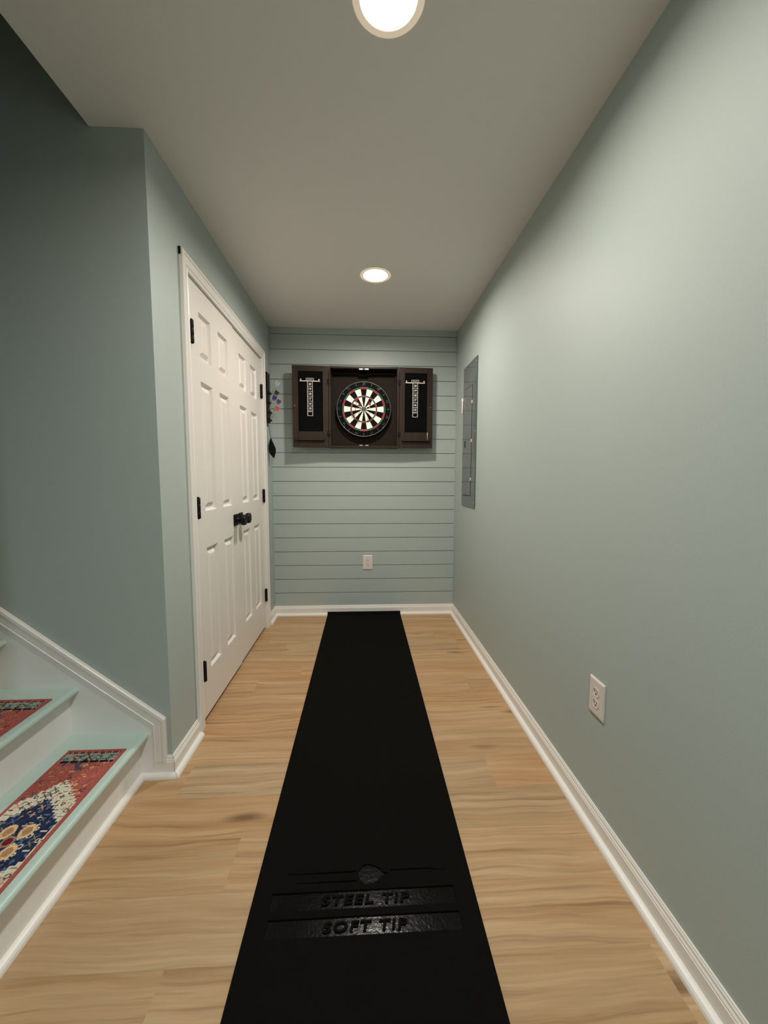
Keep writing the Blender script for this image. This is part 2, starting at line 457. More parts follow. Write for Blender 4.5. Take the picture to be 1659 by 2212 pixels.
# ------------------------------------------------------------------ baseboards with shoe moulding
BH = 0.0838
BB = [(0, 0), (0.0125, 0), (0.0125, 0.060), (0.0108, 0.0615), (0.0108, 0.066), (0.0075, 0.071), (0.0075, 0.0775), (0.0055, 0.080), (0.0045, BH), (0, BH)]
SHOE = [(0.0125, 0.0), (0.0125, 0.020), (0.019, 0.0192), (0.0255, 0.0160), (0.0298, 0.0105), (0.0315, 0.004), (0.0315, 0.0)]
def sweep(mb, prof, path, side):
    """profile swept along a floor path with mitred corners; side=+1/-1 picks the room side"""
    P = [Vector((p[0], p[1])) for p in path]; n = len(P); offs = []
    for i in range(n):
        def nrm(a, b):
            d = (b-a).normalized(); return Vector((-d.y, d.x))*side
        if i == 0: offs.append(nrm(P[0], P[1]))
        elif i == n-1: offs.append(nrm(P[-2], P[-1]))
        else:
            a = nrm(P[i-1], P[i]); b = nrm(P[i], P[i+1]); m = (a+b); m = m/(m.dot(a)); offs.append(m)
    k = len(prof); vs = []
    for i in range(n):
        for d, z in prof: vs.append((P[i].x+offs[i].x*d, P[i].y+offs[i].y*d, z))
    fs = []
    for i in range(n-1):
        for j in range(k): fs.append((i*k+j, i*k+(j+1) % k, (i+1)*k+(j+1) % k, (i+1)*k+j))
    fs += [tuple(range(k)), tuple((n-1)*k+j for j in range(k))]
    mb.add(vs, fs)
E1 = 0.0008
CS0, CS1 = DY0-0.010-0.066, DY1+0.008+0.066      # casing outer edges
mb = MB(); path = [(XR-E1, YB), (XR-E1, D-E1)]
def baseboard(name, path, side, label):
    m1 = MB(); sweep(m1, BB, path, side); o = build(name, m1, M['white']); tag(o, label, 'baseboard', kind='structure')
    m2 = MB(); sweep(m2, SHOE, path, side); build('shoe_moulding', m2, M['white'], o); return o
# one mitred run, split by wall
def miter_run(name, a, b, side, m0, m1, label):
    """straight run with 45 degree ends: m0/m1 = +1 outside corner, -1 inside corner, 0 square"""
    A = Vector(a); B = Vector(b); d = (B-A).normalized(); nn = Vector((-d.y, d.x))*side
    def mk(prof):
        q = MB(); k = len(prof); vs = []
        for P, sgn, m in ((A, -1, m0), (B, 1, m1)):
            for t, z in prof:
                p = P + nn*t + d*(sgn*m*t); vs.append((p.x, p.y, z))
        fs = [(j, (j+1) % k, k+(j+1) % k, k+j) for j in range(k)] + [tuple(range(k)), tuple(range(k, 2*k))]
        return q.add(vs, fs)
    o = tag(build(name, mk(BB), M['white']), label, 'baseboard', kind='structure')
    build('shoe_moulding', mk(SHOE), M['white'], o)
    return o
miter_run('baseboard_right', (XR-E1, YB), (XR-E1, D-E1), 1, 0, -1, 'white baseboard and shoe moulding along the right wall')
miter_run('baseboard_back', (XR-E1, D-E1), (XL+E1, D-E1), 1, -1, -1, 'white baseboard along the shiplap wall')
miter_run('baseboard_left_back', (XL+E1, D-E1), (XL+E1, CS1+E1), 1, -1, 0, 'short white baseboard between door casing and shiplap')
miter_run('baseboard_left_near', (XN+E1, YN-0.001), (XN+E1, YB), 1, 0, 0, 'white baseboard in the hall before the stairs')
miter_run('baseboard_left', (XL+E1, CS0-E1), (XL+E1, YC-E1), 1, 0, 1, 'short white baseboard between door casing and stair corner')

# ------------------------------------------------------------------ door casing
def casing():
    mb = MB()
    # profile: across width w (0 inner .. .066 outer), thickness t
    P = [(0.0, 0.0), (0.0, 0.009), (0.006, 0.0105), (0.012, 0.0085), (0.016, 0.0085), (0.020, 0.012), (0.044, 0.0145), (0.050, 0.0145), (0.052, 0.0175), (0.062, 0.0175), (0.066, 0.015), (0.066, 0.0)]
    yi0, yi1, zi = DY0-0.010, DY1+0.008, DZ1+0.006
    k = len(P); X = XL+E1
    rings = []
    for (y, z, dy, dz) in ((yi0, 0.001, -1, 0), (yi0, zi, -1, 1), (yi1, zi, 1, 1), (yi1, 0.001, 1, 0)):
        rings.append([(X+t, y+dy*w, z+dz*w) for w, t in P])
    vs = [p for r in rings for p in r]
    fs = []
    for i in range(3):
        for j in range(k): fs.append((i*k+j, i*k+(j+1) % k, (i+1)*k+(j+1) % k, (i+1)*k+j))
    fs += [tuple(range(k)), tuple(3*k+j for j in range(k))]
    mb.add(vs, fs)
    return mb
tr = struct('trim_1', casing(), M['white'], 'white moulded casing around the double closet door', 'door casing')
jb = MB()
jb.box(XL-0.12, XL+0.0, DY0-0.019, DY0-0.003, 0, DZ1+0.004).box(XL-0.12, XL, DY1+0.003, DY1+0.019, 0, DZ1+0.004).box(XL-0.12, XL, DY0-0.019, DY1+0.019, DZ1+0.004, DZ1+0.019)
build('door_jamb', jb, M['white'], tr)

# ------------------------------------------------------------------ doors
def door_leaf(name, y0, y1, xf, label, first):
    mb = MB(); T = 0.035
    w = y1-y0; st = 0.118; mul = 0.104
    pw = (w-2*st-mul+0.012)/2
    if first: ya = [(1.979, 2.125), (2.229, 2.376)]
    else: ya = [(2.596, 2.744), (2.848, 3.000)]
    za = [(0.238, 0.848), (1.029, 1.648), (1.754, 1.966)]
    ys = sorted({y0, y1, *[v for p in ya for v in p]}); zs = sorted({DZ0, DZ1, *[v for p in za for v in p]})
    panels = [(a, b, c, d) for a, b in ya for c, d in za]
    for i in range(len(ys)-1):
        for j in range(len(zs)-1):
            a, b, c, d = ys[i], ys[i+1], zs[j], zs[j+1]
            if (a, b, c, d) in panels:
                rings = [(0, 0), (0.002, -0.003), (0.010, -0.0150), (0.019, -0.0155), (0.037, -0.0030), (0.041, -0.0020)]
                pts = []
                for ins, dep in rings:
                    pts += [(xf+dep, a+ins, c+ins), (xf+dep, b-ins, c+ins), (xf+dep, b-ins, d-ins), (xf+dep, a+ins, d-ins)]
                fs = []
                for r in range(len(rings)-1):
                    for q in range(4): fs.append((r*4+q, r*4+(q+1) % 4, (r+1)*4+(q+1) % 4, (r+1)*4+q))
                e = (len(rings)-1)*4; fs.append((e, e+1, e+2, e+3))
                mb.add(pts, fs)
            else:
                mb.add([(xf, a, c), (xf, b, c), (xf, b, d), (xf, a, d)], [(0, 1, 2, 3)])
    xb = xf-T
    mb.add([(xf, y0, DZ0), (xf, y1, DZ0), (xf, y1, DZ1), (xf, y0, DZ1), (xb, y0, DZ0), (xb, y1, DZ0), (xb, y1, DZ1), (xb, y0, DZ1)],
           [(0, 1, 5, 4), (1, 2, 6, 5), (2, 3, 7, 6), (3, 0, 4, 7), (4, 5, 6, 7)])
    o = build(name, mb, M['door'], loc=(xf, (y0+y1)/2, DZ0))
    tag(o, label, 'door', kind='structure')
    hy = y0+0.003 if first else y1+0.000
    hx = xf+0.0135 if first else xf+0.0105
    for z0, z1 in ((0.222, 0.318), (1.004, 1.100), (1.788, 1.888)):
        h = MB(); zm = (z1-z0)/3
        for q in range(3):
            h.lathe((hx, hy, z0+q*zm+0.0006), (0, 0, 1), [(0.0088, 0), (0.0094, 0.001), (0.0094, zm-0.0022), (0.0088, zm-0.0012)], 14)
        h.lathe((hx, hy, z0-0.003), (0, 0, 1), [(0.004, 0), (0.0055, 0.003)], 12); h.lathe((hx, hy, z1), (0, 0, 1), [(0.0055, 0), (0.004, 0.004)], 12)
        s = 1 if first else -1
        h.box(xf-0.001, hx, hy-0.0035, hy+0.0035, z0, z1)
        build('hinge', h, M['black_metal'], o)
    ky = 2.424 if first else 2.532; kz = 0.938
    kn = MB()
    kn.box(xf+0.0005, xf+0.009, ky-0.034, ky+0.034, kz-0.034, kz+0.034, 0.0025)
    kb = build('door_knob', kn, M['black_metal'], o)
    k2 = MB()
    k2.lathe((xf+0.009, ky, kz), (1, 0, 0), [(0.018, 0), (0.016, 0.004), (0.0125, 0.008), (0.0125, 0.026)], 24)
    kst = len(k2.v); k2.lathe((xf+0.009, ky, kz), (1, 0, 0), [(0.014, 0.024), (0.030, 0.030), (0.0335, 0.034), (0.0335, 0.050), (0.031, 0.0545), (0.001, 0.0555)], 8, smooth=False)
    k2.xform(Matrix.Translation((0, ky, kz)) @ Matrix.Rotation(pi/8, 4, 'X') @ Matrix.Translation((0, -ky, -kz)), kst)
    build('knob_grip', k2, M['black_metal'], kb)
    return o
door_leaf('door_1', DY0, DYM-0.0015, XL-0.0030, 'white six-panel closet door leaf nearer the stairs, hinged beside the stair corner', True)
door_leaf('door_2', DYM+0.0015, DY1, XL-0.0075, 'white six-panel closet door leaf nearer the shiplap wall', False)

# small black strip at the corner of the casing
bs = MB().box(XL+0.001, XL+0.0105, CS0-0.0045, CS0-0.0008, DZ1+0.044, DZ1+0.074, 0.0008)
tag(build('corner_strip', bs, M['black_metal'], loc=(XL, CS0-0.004, DZ1+0.03)), 'tiny black strip on the wall at the top outer corner of the white door casing', 'strip')

# ------------------------------------------------------------------ staircase
RI, RU = 0.1915, 0.2535
NX = -0.851        # front of the first nosing
ST0, ST1 = YN+0.001, YC-0.0145
def stairs():
    st = empty('staircase', (NX, (ST0+ST1)/2, 0), 'white staircase with aqua painted treads climbing left beside the sage wall', 'staircase')
    n = 8
    for i in range(n):
        nx = NX-i*RU; rz = 0.188+i*RI*1.018
        z0 = 0 if i == 0 else 0.188+(i-1)*RI*1.018
        rf = nx-0.036
        r = MB().box(rf-0.018, rf, ST0, ST1, z0+(0.0005 if i else 0), rz-0.0265)
        build('riser', r, M['stairwhite'], st)
        # tread with bull-nosed front
        prof = [(nx-RU-0.018-0.02, rz-0.026), (nx-RU-0.038, rz)]
        R = 0.013
        for q in range(9):
            a = pi/2 - pi*q/8
            prof.append((nx-R+R*cos(a), rz-R+R*sin(a)))
        t = MB(); k = len(prof)
        t.prism(prof, ST0, ST1, lambda u, v, y: (u, y, v))
        for j in range(len(t.f)): t.sm[j] = False
        build('tread', t, M['tread'], st)
    # shoe moulding at the foot of the first riser
    rf = NX-0.036
    s = MB()
    prof = [(rf, 0.0), (rf, 0.020), (rf+0.0065, 0.0192), (rf+0.013, 0.016), (rf+0.0173, 0.0105), (rf+0.019, 0.004), (rf+0.019, 0.0)]
    s.prism(prof, ST0, ST1-0.004, lambda u, v, y: (u, y, v))
    # mitred end is covered by the skirt's own shoe
    build('shoe_moulding', s, M['white'], st)
    # skirt board on the stairwell wall
    yf = YC-0.0145; yw = YC-E1
    sl = 0.7735
    xv = -0.833; zv = 0.219           # lower corner where the slope meets the plumb cut
    poly = [(XL-0.0005, 0), (XL-0.0005, 0.060), (xv, 0.060), (xv, zv), (xv-3.0, zv+3.0*sl), (xv-3.0, zv+3.0*sl-0.62), (-0.9, 0)]
    g = shape_geo([poly], 0.0069)
    sk = put(MB(), g, lambda v: (v[0], YC-0.0076+v[2], v[1]))
    so = build('skirt_board', sk, M['stairwhite'], st)
    # cap moulding: a base-cap profile following the slope, down the plumb cut and along the floor to the corner
    capw = 0.062
    CP = [(0, 0), (0, 0.0165), (0.002, 0.018), (0.005, 0.018), (0.007, 0.0155), (0.030, 0.0155), (0.034, 0.0135), (0.037, 0.0135), (0.040, 0.0175), (0.0515, 0.0165), (0.054, 0.013), (0.054, 0.0)]
    L = [(xv-3.0, zv+3.0*sl), (xv, zv), (xv, 0.0625)]
    # offset direction: outward (towards upper right)
    d1 = Vector((1, -sl)).normalized(); n1 = Vector((-d1.y, d1.x)); n2 = Vector((1, 0))
    m = (n1+n2); m = m/m.dot(n1)
    wscale = 0.046/0.054
    def ring(p, nv, sc=1.0): return [(p[0]+nv.x*a*sc, YC-E1-b, p[1]+nv.y*a*sc) for a, b in CP]
    c = MB(); k = len(CP)
    sl_w = 1.0
    rings = [ring(L[0], n1, wscale*1.06), ring(L[1], m, wscale), ring(L[2], n2, wscale)]
    # re-scale slope width so the band is as wide as seen
    vs = [p for r in rings for p in r]; fs = []
    for i in range(2):
        for j in range(k): fs.append((i*k+j, i*k+(j+1) % k, (i+1)*k+(j+1) % k, (i+1)*k+j))
    fs += [tuple(range(k)), tuple(2*k+j for j in range(k))]
    c.add(vs, fs)
    build('skirt_cap', c, M['white'], st)
    return st
STAIR = stairs()
# baseboard return on the stairwell wall, below the cap moulding
miter_run('baseboard_stair', (XL-E1, YC-E1), (-0.8865, YC-E1), 1, 1, 0, 'short white baseboard turning the corner to the foot of the stairs')

# rugs on the treads
def rug(name, x0, x1, y0, y1, z, seed, label):
    R = random.Random(seed); cs = 0.0026
    nx = round((x1-x0)/cs); ny = round((y1-y0)/cs)
    red = (168, 88, 78); red2 = (158, 84, 74); brt = (180, 104, 90); cream = (206, 200, 178); navy = (34, 42, 68); navy2 = (48, 62, 92)
    sage = (142, 156, 144); blk = (32, 26, 28); maroon = (104, 34, 38); tan = (220, 182, 134); crim = (112, 30, 46); grey = (120, 112, 104); pink = (188, 150, 130)
    cx = (x0+x1)/2; cy = (y0+y1)/2; H = (y1-y0)/2
    # scattered motifs: little crosses, hooks and rosettes
    def stamps(n, pal, zone):
        out = []
        tries = 0
        while len(out) < n and tries < n*40:
            tries += 1
            v = R.uniform(-0.088, 0.088); u = R.uniform(0, H-0.02)
            if zone(u, v) and all((u-a[0])**2+(v-a[1])**2 > 0.0002 for a in out):
                out.append((u, v, R.choice(pal), R.choice('xos-h'), R.uniform(0.006, 0.010)))
        return out
    def zone_of(u, v):
        t = H-u; e = (x1-x0)/2-abs(v)
        if t < 0.010 or e < 0.0105: return 'border'
        if t < 0.021: return 'maroon'
        if t < 0.058: return 'sage'
        if t < 0.0665: return 'black'
        s = 0.012
        us = math.floor(u/s)*s
        if u < 0.145:
            wn = (0.145-us)*0.92 if u > 0.05 else (0.145-0.05)*0.92
            if abs(v) < wn: return 'navy'
        if u < 0.224:
            wc = (0.224-us)*0.92 + 0.0
            if abs(v) < wc: return 'cream'
        return 'field'
    st = {'field': stamps(34, [brt, (214, 168, 120), maroon, (84, 70, 84), (206, 150, 110)], lambda u, v: zone_of(u, v) == 'field'),
          'cream': stamps(46, [(96, 92, 80), maroon, (70, 74, 70), pink, (120, 60, 56)], lambda u, v: zone_of(u, v) == 'cream'),
          'navy': stamps(44, [cream, (90, 110, 140), pink, grey], lambda u, v: zone_of(u, v) == 'navy'),
          'sage': stamps(20, [blk, (70, 80, 72), (150, 168, 150), maroon], lambda u, v: zone_of(u, v) == 'sage')}
    def hit(s, u, v):
        du = u-s[0]; dv = v-s[1]; r = s[4]
        if abs(du) > r or abs(dv) > r: return False
        k = s[3]
        if k == 'x': return abs(abs(du)-abs(dv)) < 0.0026
        if k == 'o': return abs(sqrt(du*du+dv*dv)-r*0.65) < 0.0018
        if k == 's': return abs(du) < 0.0018 or abs(dv) < 0.0018
        if k == '-': return abs(du) < 0.0016
        return (abs(du) < 0.0018 and dv > 0) or (abs(dv) < 0.0018 and du < 0)
    mb = MB(); cols = []
    for j in range(ny):
        for i in range(nx):
            a = x0+(x1-x0)*i/nx; b = x0+(x1-x0)*(i+1)/nx; c = y0+(y1-y0)*j/ny; d = y0+(y1-y0)*(j+1)/ny
            xm = (a+b)/2-cx; ym = (c+d)/2-cy; u = abs(ym); v = xm
            zn = zone_of(u, v)
            if zn == 'border': col = red
            elif zn == 'maroon': col = (196, 180, 150) if (i % 9 in (0,)) else (maroon if (i+j) % 3 else red2)
            elif zn == 'sage': col = sage
            elif zn == 'black': col = (190, 176, 150) if i % 13 == 4 else blk
            elif zn == 'cream': col = cream
            elif zn == 'navy': col = navy if R.random() > 0.25 else navy2
            else: col = red2 if R.random() > 0.35 else brt
            # abrash: a grey-blue streak in the red field
            if zn == 'field' and abs(v+0.012+(u-0.29)*0.7) < 0.012 and u > 0.27: col = (92, 76, 88)
            for s in st.get(zn, ()):
                if hit(s, u, v): col = s[2]; break
            # sage band roses
            if zn == 'sage':
                for rv in (-0.045, 0.03):
                    q = ((u-(H-0.040))/0.009)**2+((v-rv)/0.014)**2
                    if q < 1: col = (122, 44, 44) if rv < 0 and q > 0.25 else ((190, 170, 140) if q < 0.25 else (88, 112, 98))
                if abs((u-(H-0.040))-0.010*sin(v*90)) < 0.0016: col = (84, 92, 84)
            # flower in the medallion
            if u < 0.075:
                for (pu, pv, su, sv) in ((0.032, 0.026, 0.024, 0.019), (0.032, -0.026, 0.024, 0.019)):
                    q = ((u-pu)/su)**2+((v-pv)/sv)**2
                    if q < 1: col = tan if q > 0.36 else (170, 132, 96)
                if (u/0.012)**2+(v/0.012)**2 < 1: col = crim
                elif (u/0.018)**2+(v/0.018)**2 < 1: col = (150, 128, 104)
            nz = 1+R.uniform(-0.10, 0.10)
            cols.append(tuple(min(255, q*nz) for q in col))
            mb.add([(a, c, z+0.004), (b, c, z+0.004), (b, d, z+0.004), (a, d, z+0.004)], [(0, 1, 2, 3)])
    ntop = len(mb.f)
    mb.add([(x0, y0, z+0.0004), (x1, y0, z+0.0004), (x1, y1, z+0.0004), (x0, y1, z+0.0004), (x0, y0, z+0.004), (x1, y0, z+0.004), (x1, y1, z+0.004), (x0, y1, z+0.004)],
           [(0, 1, 5, 4), (1, 2, 6, 5), (2, 3, 7, 6), (3, 0, 4, 7), (3, 2, 1, 0)])
    o = build(name, mb, M['rug'], loc=(cx, cy, z))
    at = o.data.color_attributes.new('weave', 'FLOAT_COLOR', 'CORNER')
    for k, p in enumerate(o.data.polygons):
        c = srgb(*(cols[k] if k < ntop else red))
        for li in p.loop_indices: at.data[li].color = c
    for k, p in enumerate(o.data.polygons):
        if k < ntop and p.normal.z < 0: p.flip()
    tag(o, label, 'stair rug', 'patterned rugs on the stair treads')
rug('tread_rug', -1.085, -0.880, 0.690, 1.437, 0.1882, 3, 'red patterned tread rug with cream and navy medallion on the lowest stair')
rug('tread_rug', -1.085-RU, -0.880-RU-0.004, 0.690, 1.446, 0.3832, 3, 'red patterned tread rug on the second stair, cut by the photo edge')

# ------------------------------------------------------------------ dart mat
def mat():
    x0, x1 = -0.3152, 0.3172; y0, y1 = 0.42, 3.362; zt = 0.0075; zr = 0.0042
    rects = [(-0.2635, 0.2580, 1.0035, 1.0525), (-0.2610, 0.2600, 0.938, 0.984)]
    # second recess widens slightly on the near side
    loops = [[(x0, y0), (x1, y0), (x1, y1), (x0, y1)]]
    for a, b, c, d in rects: loops.append([(a, c), (b, c), (b, d), (a, d)])
    # dart drawing: two fine grooves, a leaf flight and a point
    loops.append([(-0.232, 1.1045), (-0.10, 1.1025), (-0.024, 1.1025), (-0.024, 1.1085), (-0.10, 1.1080), (-0.232, 1.1065)])
    loops.append([(-0.200, 1.0765), (-0.022, 1.0750), (-0.022, 1.0805), (-0.200, 1.0785)])
    leaf = []
    for q in range(24):
        t = 2*pi*q/24; cx = 0.018 + 0.036*cos(t); r = 0.029*sin(t)*(1-0.25*cos(t))
        leaf.append((cx, 1.0975+r))
    leaf[0] = (0.075, 1.0965)
    loops.append(leaf)
    loops.append([(0.078, 1.1035), (0.200, 1.1035), (0.206, 1.1005), (0.248, 1.0995), (0.248, 1.1005), (0.208, 1.1040), (0.200, 1.1078), (0.078, 1.1078)])
    g = shape_geo(loops, (zt-zr)/2)
    top = put(MB(), g, lambda v: (v[0], v[1], (zt+zr)/2+v[2]))
    # the far end rides up on the shoe moulding
    top.add([(x0, y1, zt), (x1, y1, zt), (x1, 3.385, 0.030), (x0, 3.385, 0.030), (x0, y1, 0.0006), (x1, y1, 0.0006), (x1, 3.385, 0.0235), (x0, 3.385, 0.0235)],
            [(0, 1, 2, 3), (4, 5, 6, 7), (0, 4, 7, 3), (1, 5, 6, 2), (3, 2, 6, 7)])
    o = build('dart_mat', top, M['mat_top'], loc=(0, 1.9, 0))
    tag(o, 'long black rubber dart mat running from the shiplap wall down the middle of the floor', 'mat')
    b = MB().box(x0, x1, y0, y1, 0.0008, zr)
    build('mat_base', b, M['mat_gloss'], o)
    for txt, cy, xc, wd, h in (('STEEL TIP', 1.0275, 0.0035, 0.250, 0.0270), ('SOFT TIP', 0.960, 0.002, 0.226, 0.0265)):
        vs, fs = text_geo(txt, 0.04, (zt-zr)/2-0.0001, bold=0.0012, shear=0.14, spacing=1.18)
        w = max(v.x for v in vs)-min(v.x for v in vs); hh = max(v.y for v in vs)-min(v.y for v in vs)
        P3 = [(xc+v.x*wd/w, cy+v.y*h/hh, (zt+zr)/2+v.z) for v in vs]
        for vv, ff in islands(P3, fs):
            build('raised_letter', MB().add(vv, ff), M['mat_top'], o)
mat()

# ------------------------------------------------------------------ wall outlets
def outlet(name, P, right, normal, label, group=None):
    """P centre of plate on the wall; right/up/normal frame"""
    P = Vector(P); r = Vector(right); n = Vector(normal); u = Vector((0, 0, 1))
    W, Hh = 0.083, 0.1255
    def T(mb):
        for i, v in enumerate(mb.v):
            mb.v[i] = tuple(P + r*v[0] + n*(-v[1]) + u*v[2])
        return mb
    pl = MB()
    # plate with bevelled rim (front towards -y locally)
    rings = [(0, 0.0), (0, -0.0035), (0.004, -0.0058), (0.008, -0.0062)]
    pts = []
    for ins, y in rings:
        pts += [(-W/2+ins, y, -Hh/2+ins), (W/2-ins, y, -Hh/2+ins), (W/2-ins, y, Hh/2-ins), (-W/2+ins, y, Hh/2-ins)]
    fs = [(q, (q+1) % 4, 4+(q+1) % 4, 4+q) for q in range(4)] + [(4+q, 4+(q+1) % 4, 8+(q+1) % 4, 8+q) for q in range(4)] + [(8+q, 8+(q+1) % 4, 12+(q+1) % 4, 12+q) for q in range(4)] + [(12, 13, 14, 15), (3, 2, 1, 0)]
    pl.add(pts, fs)
    o = build(name, T(pl), M['plastic'], loc=P)
    tag(o, label, 'outlet', group)
    for s in (1, -1):
        cz = s*0.0195
        f = MB(); lp = []
        for q in range(32):
            a = 2*pi*q/32; x = 0.0172*cos(a); z = 0.0172*sin(a); z = max(-0.0140, min(0.0140, z)); lp.append((x, z))
        # raised rim of the receptacle and its face
        k = len(lp)
        vs = [(x, -0.0060, cz+z) for x, z in lp]+[(x, -0.0078, cz+z) for x, z in lp]+[(x*0.9, -0.0078, cz+z*0.9) for x, z in lp]+[(x*0.88, -0.0066, cz+z*0.88) for x, z in lp]
        fs = [(r_*k+i, r_*k+(i+1) % k, (r_+1)*k+(i+1) % k, (r_+1)*k+i) for r_ in range(3) for i in range(k)]+[tuple(3*k+i for i in range(k))]
        f.add(vs, fs)
        fo = build('receptacle', T(f), M['plastic'], o)
        sl = MB()
        sl.box(-0.0080, -0.0058, -0.0072, -0.0062, cz-0.0006, cz+0.0075)
        sl.box(0.0058, 0.0078, -0.0072, -0.0062, cz+0.0004, cz+0.0070)
        sl.lathe((0, -0.0062, cz-0.0068), (0, -1, 0), [(0.0030, 0), (0.0030, 0.0010)], 12, smooth=False)
        build('socket_slots', T(sl), M['slot'], fo)
    sc = MB().lathe((0, -0.0060, 0), (0, -1, 0), [(0.0032, 0), (0.0032, 0.0006), (0.0022, 0.0012)], 14)
    build('cover_screw', T(sc), M['plastic'], o)
outlet('wall_outlet', (0.0335, D-0.0004, 0.4605), (1, 0, 0), (0, -1, 0), 'white duplex outlet on the shiplap wall above the end of the mat')
outlet('wall_outlet', (XR-0.0004, 1.2425, 0.4560), (0, -1, 0), (-1, 0, 0), 'white duplex outlet low on the plain right wall')

# ------------------------------------------------------------------ electrical panel on the right wall
def epanel():
    y0, y1, z0, z1 = 2.768, 3.134, 0.981, 2.032; xf = XR-0.008
    m = MB().box(xf, XR-0.0004, y0, y1, z0, z1, 0.0015)
    o = build('electrical_panel', m, M['panel'], loc=(XR, (y0+y1)/2, z0))
    tag(o, 'tall grey metal breaker panel cover set in the right wall', 'electrical panel')
    a, b, c, d = 2.872, 3.085, 1.064, 1.856
    g = MB().box(xf-0.0006, xf-0.0001, a-0.005, b+0.005, c-0.005, d+0.005)
    build('door_gap', g, M['panel_gap'], o)
    dr = MB().box(xf-0.0030, xf-0.0006, a, b, c, d, 0.0008); do = build('panel_door', dr, M['panel'], o)
    l = MB().box(xf-0.0048, xf-0.0030, b-0.052, b-0.028, 1.422, 1.472, 0.0006); build('latch', l, M['slot'], do)
    for z in (1.737, 1.461, 1.183):
        h = MB().box(xf-0.0050, xf-0.0002, a-0.009, a+0.004, z-0.011, z+0.011, 0.0008); build('hinge_clip', h, M['plastic'], o)
    for (yy, zz) in ((y0+0.022, z1-0.03), (y0+0.022, 1.52), (y0+0.022, z0+0.035), (y1-0.015, z1-0.03), (y1-0.015, 1.50)):
        s = MB().lathe((xf, yy, zz), (-1, 0, 0), [(0.005, 0), (0.0045, 0.0015), (0.002, 0.0022)], 12); build('screw', s, M['steel'], o)
    # marker pen held on the cover
    py = 3.118; px = xf-0.0085
    p = MB().lathe((px, py, 1.688), (0, 0, 1), [(0.003, 0), (0.0065, 0.004), (0.0068, 0.080), (0.0068, 0.088)], 16)
    po = build('marker_pen', p, M['pen_white'], loc=(px, py, 1.688))
    tag(po, 'slim white marker pen upright on the left edge of the grey panel', 'pen')
    cp = MB().lathe((px, py, 1.776), (0, 0, 1), [(0.0088, 0), (0.0092, 0.002), (0.0092, 0.024), (0.0082, 0.028), (0.003, 0.029)], 16)
    build('pen_cap', cp, M['pen_white'], po)
epanel()

# ------------------------------------------------------------------ ceiling lamps
def lamp(i, x, y, f):
    zc = C
    o = empty('recessed_light', (x, y, zc), ['round glowing ceiling light near the shiplap wall, in front of the dartboard', 'round glowing ceiling light at the top edge of the photo, nearest the camera', 'round glowing ceiling light in the hall behind the camera'][i], 'ceiling light', 'round ceiling lights')
    t = MB().lathe((x, y, zc), (0, 0, -1), [(0.0935, -0.0005), (0.0935, 0.0010), (0.0915, 0.0022), (0.076, 0.0026), (0.0715, 0.0018), (0.0700, 0.0000), (0.0685, -0.0060), (0.0672, -0.0125), (0.0670, -0.020)], 56, closed_ends=False)
    build('trim_ring', t, M['trimring'], o)
    l = MB().lathe((x, y, zc), (0, 0, -1), [(0.0675, -0.0125), (0.050, -0.0118), (0.025, -0.0113), (0.0005, -0.0112)], 56, closed_ends=False)
    m = M['lens']
    if i == 0:
        m = M['lens'].copy(); m.node_tree.nodes['Principled BSDF'].inputs['Emission Strength'].default_value = LAMP_STRENGTH*f
    if i == 2:
        m = M['lens'].copy(); m.node_tree.nodes['Principled BSDF'].inputs['Emission Color'].default_value = COOL+(1,)
        m.node_tree.nodes['Principled BSDF'].inputs['Emission Strength'].default_value = LAMP_STRENGTH*f
    build('lens', l, m, o)
for i, (x, y, f) in enumerate(LAMPS): lamp(i, x, y, f)

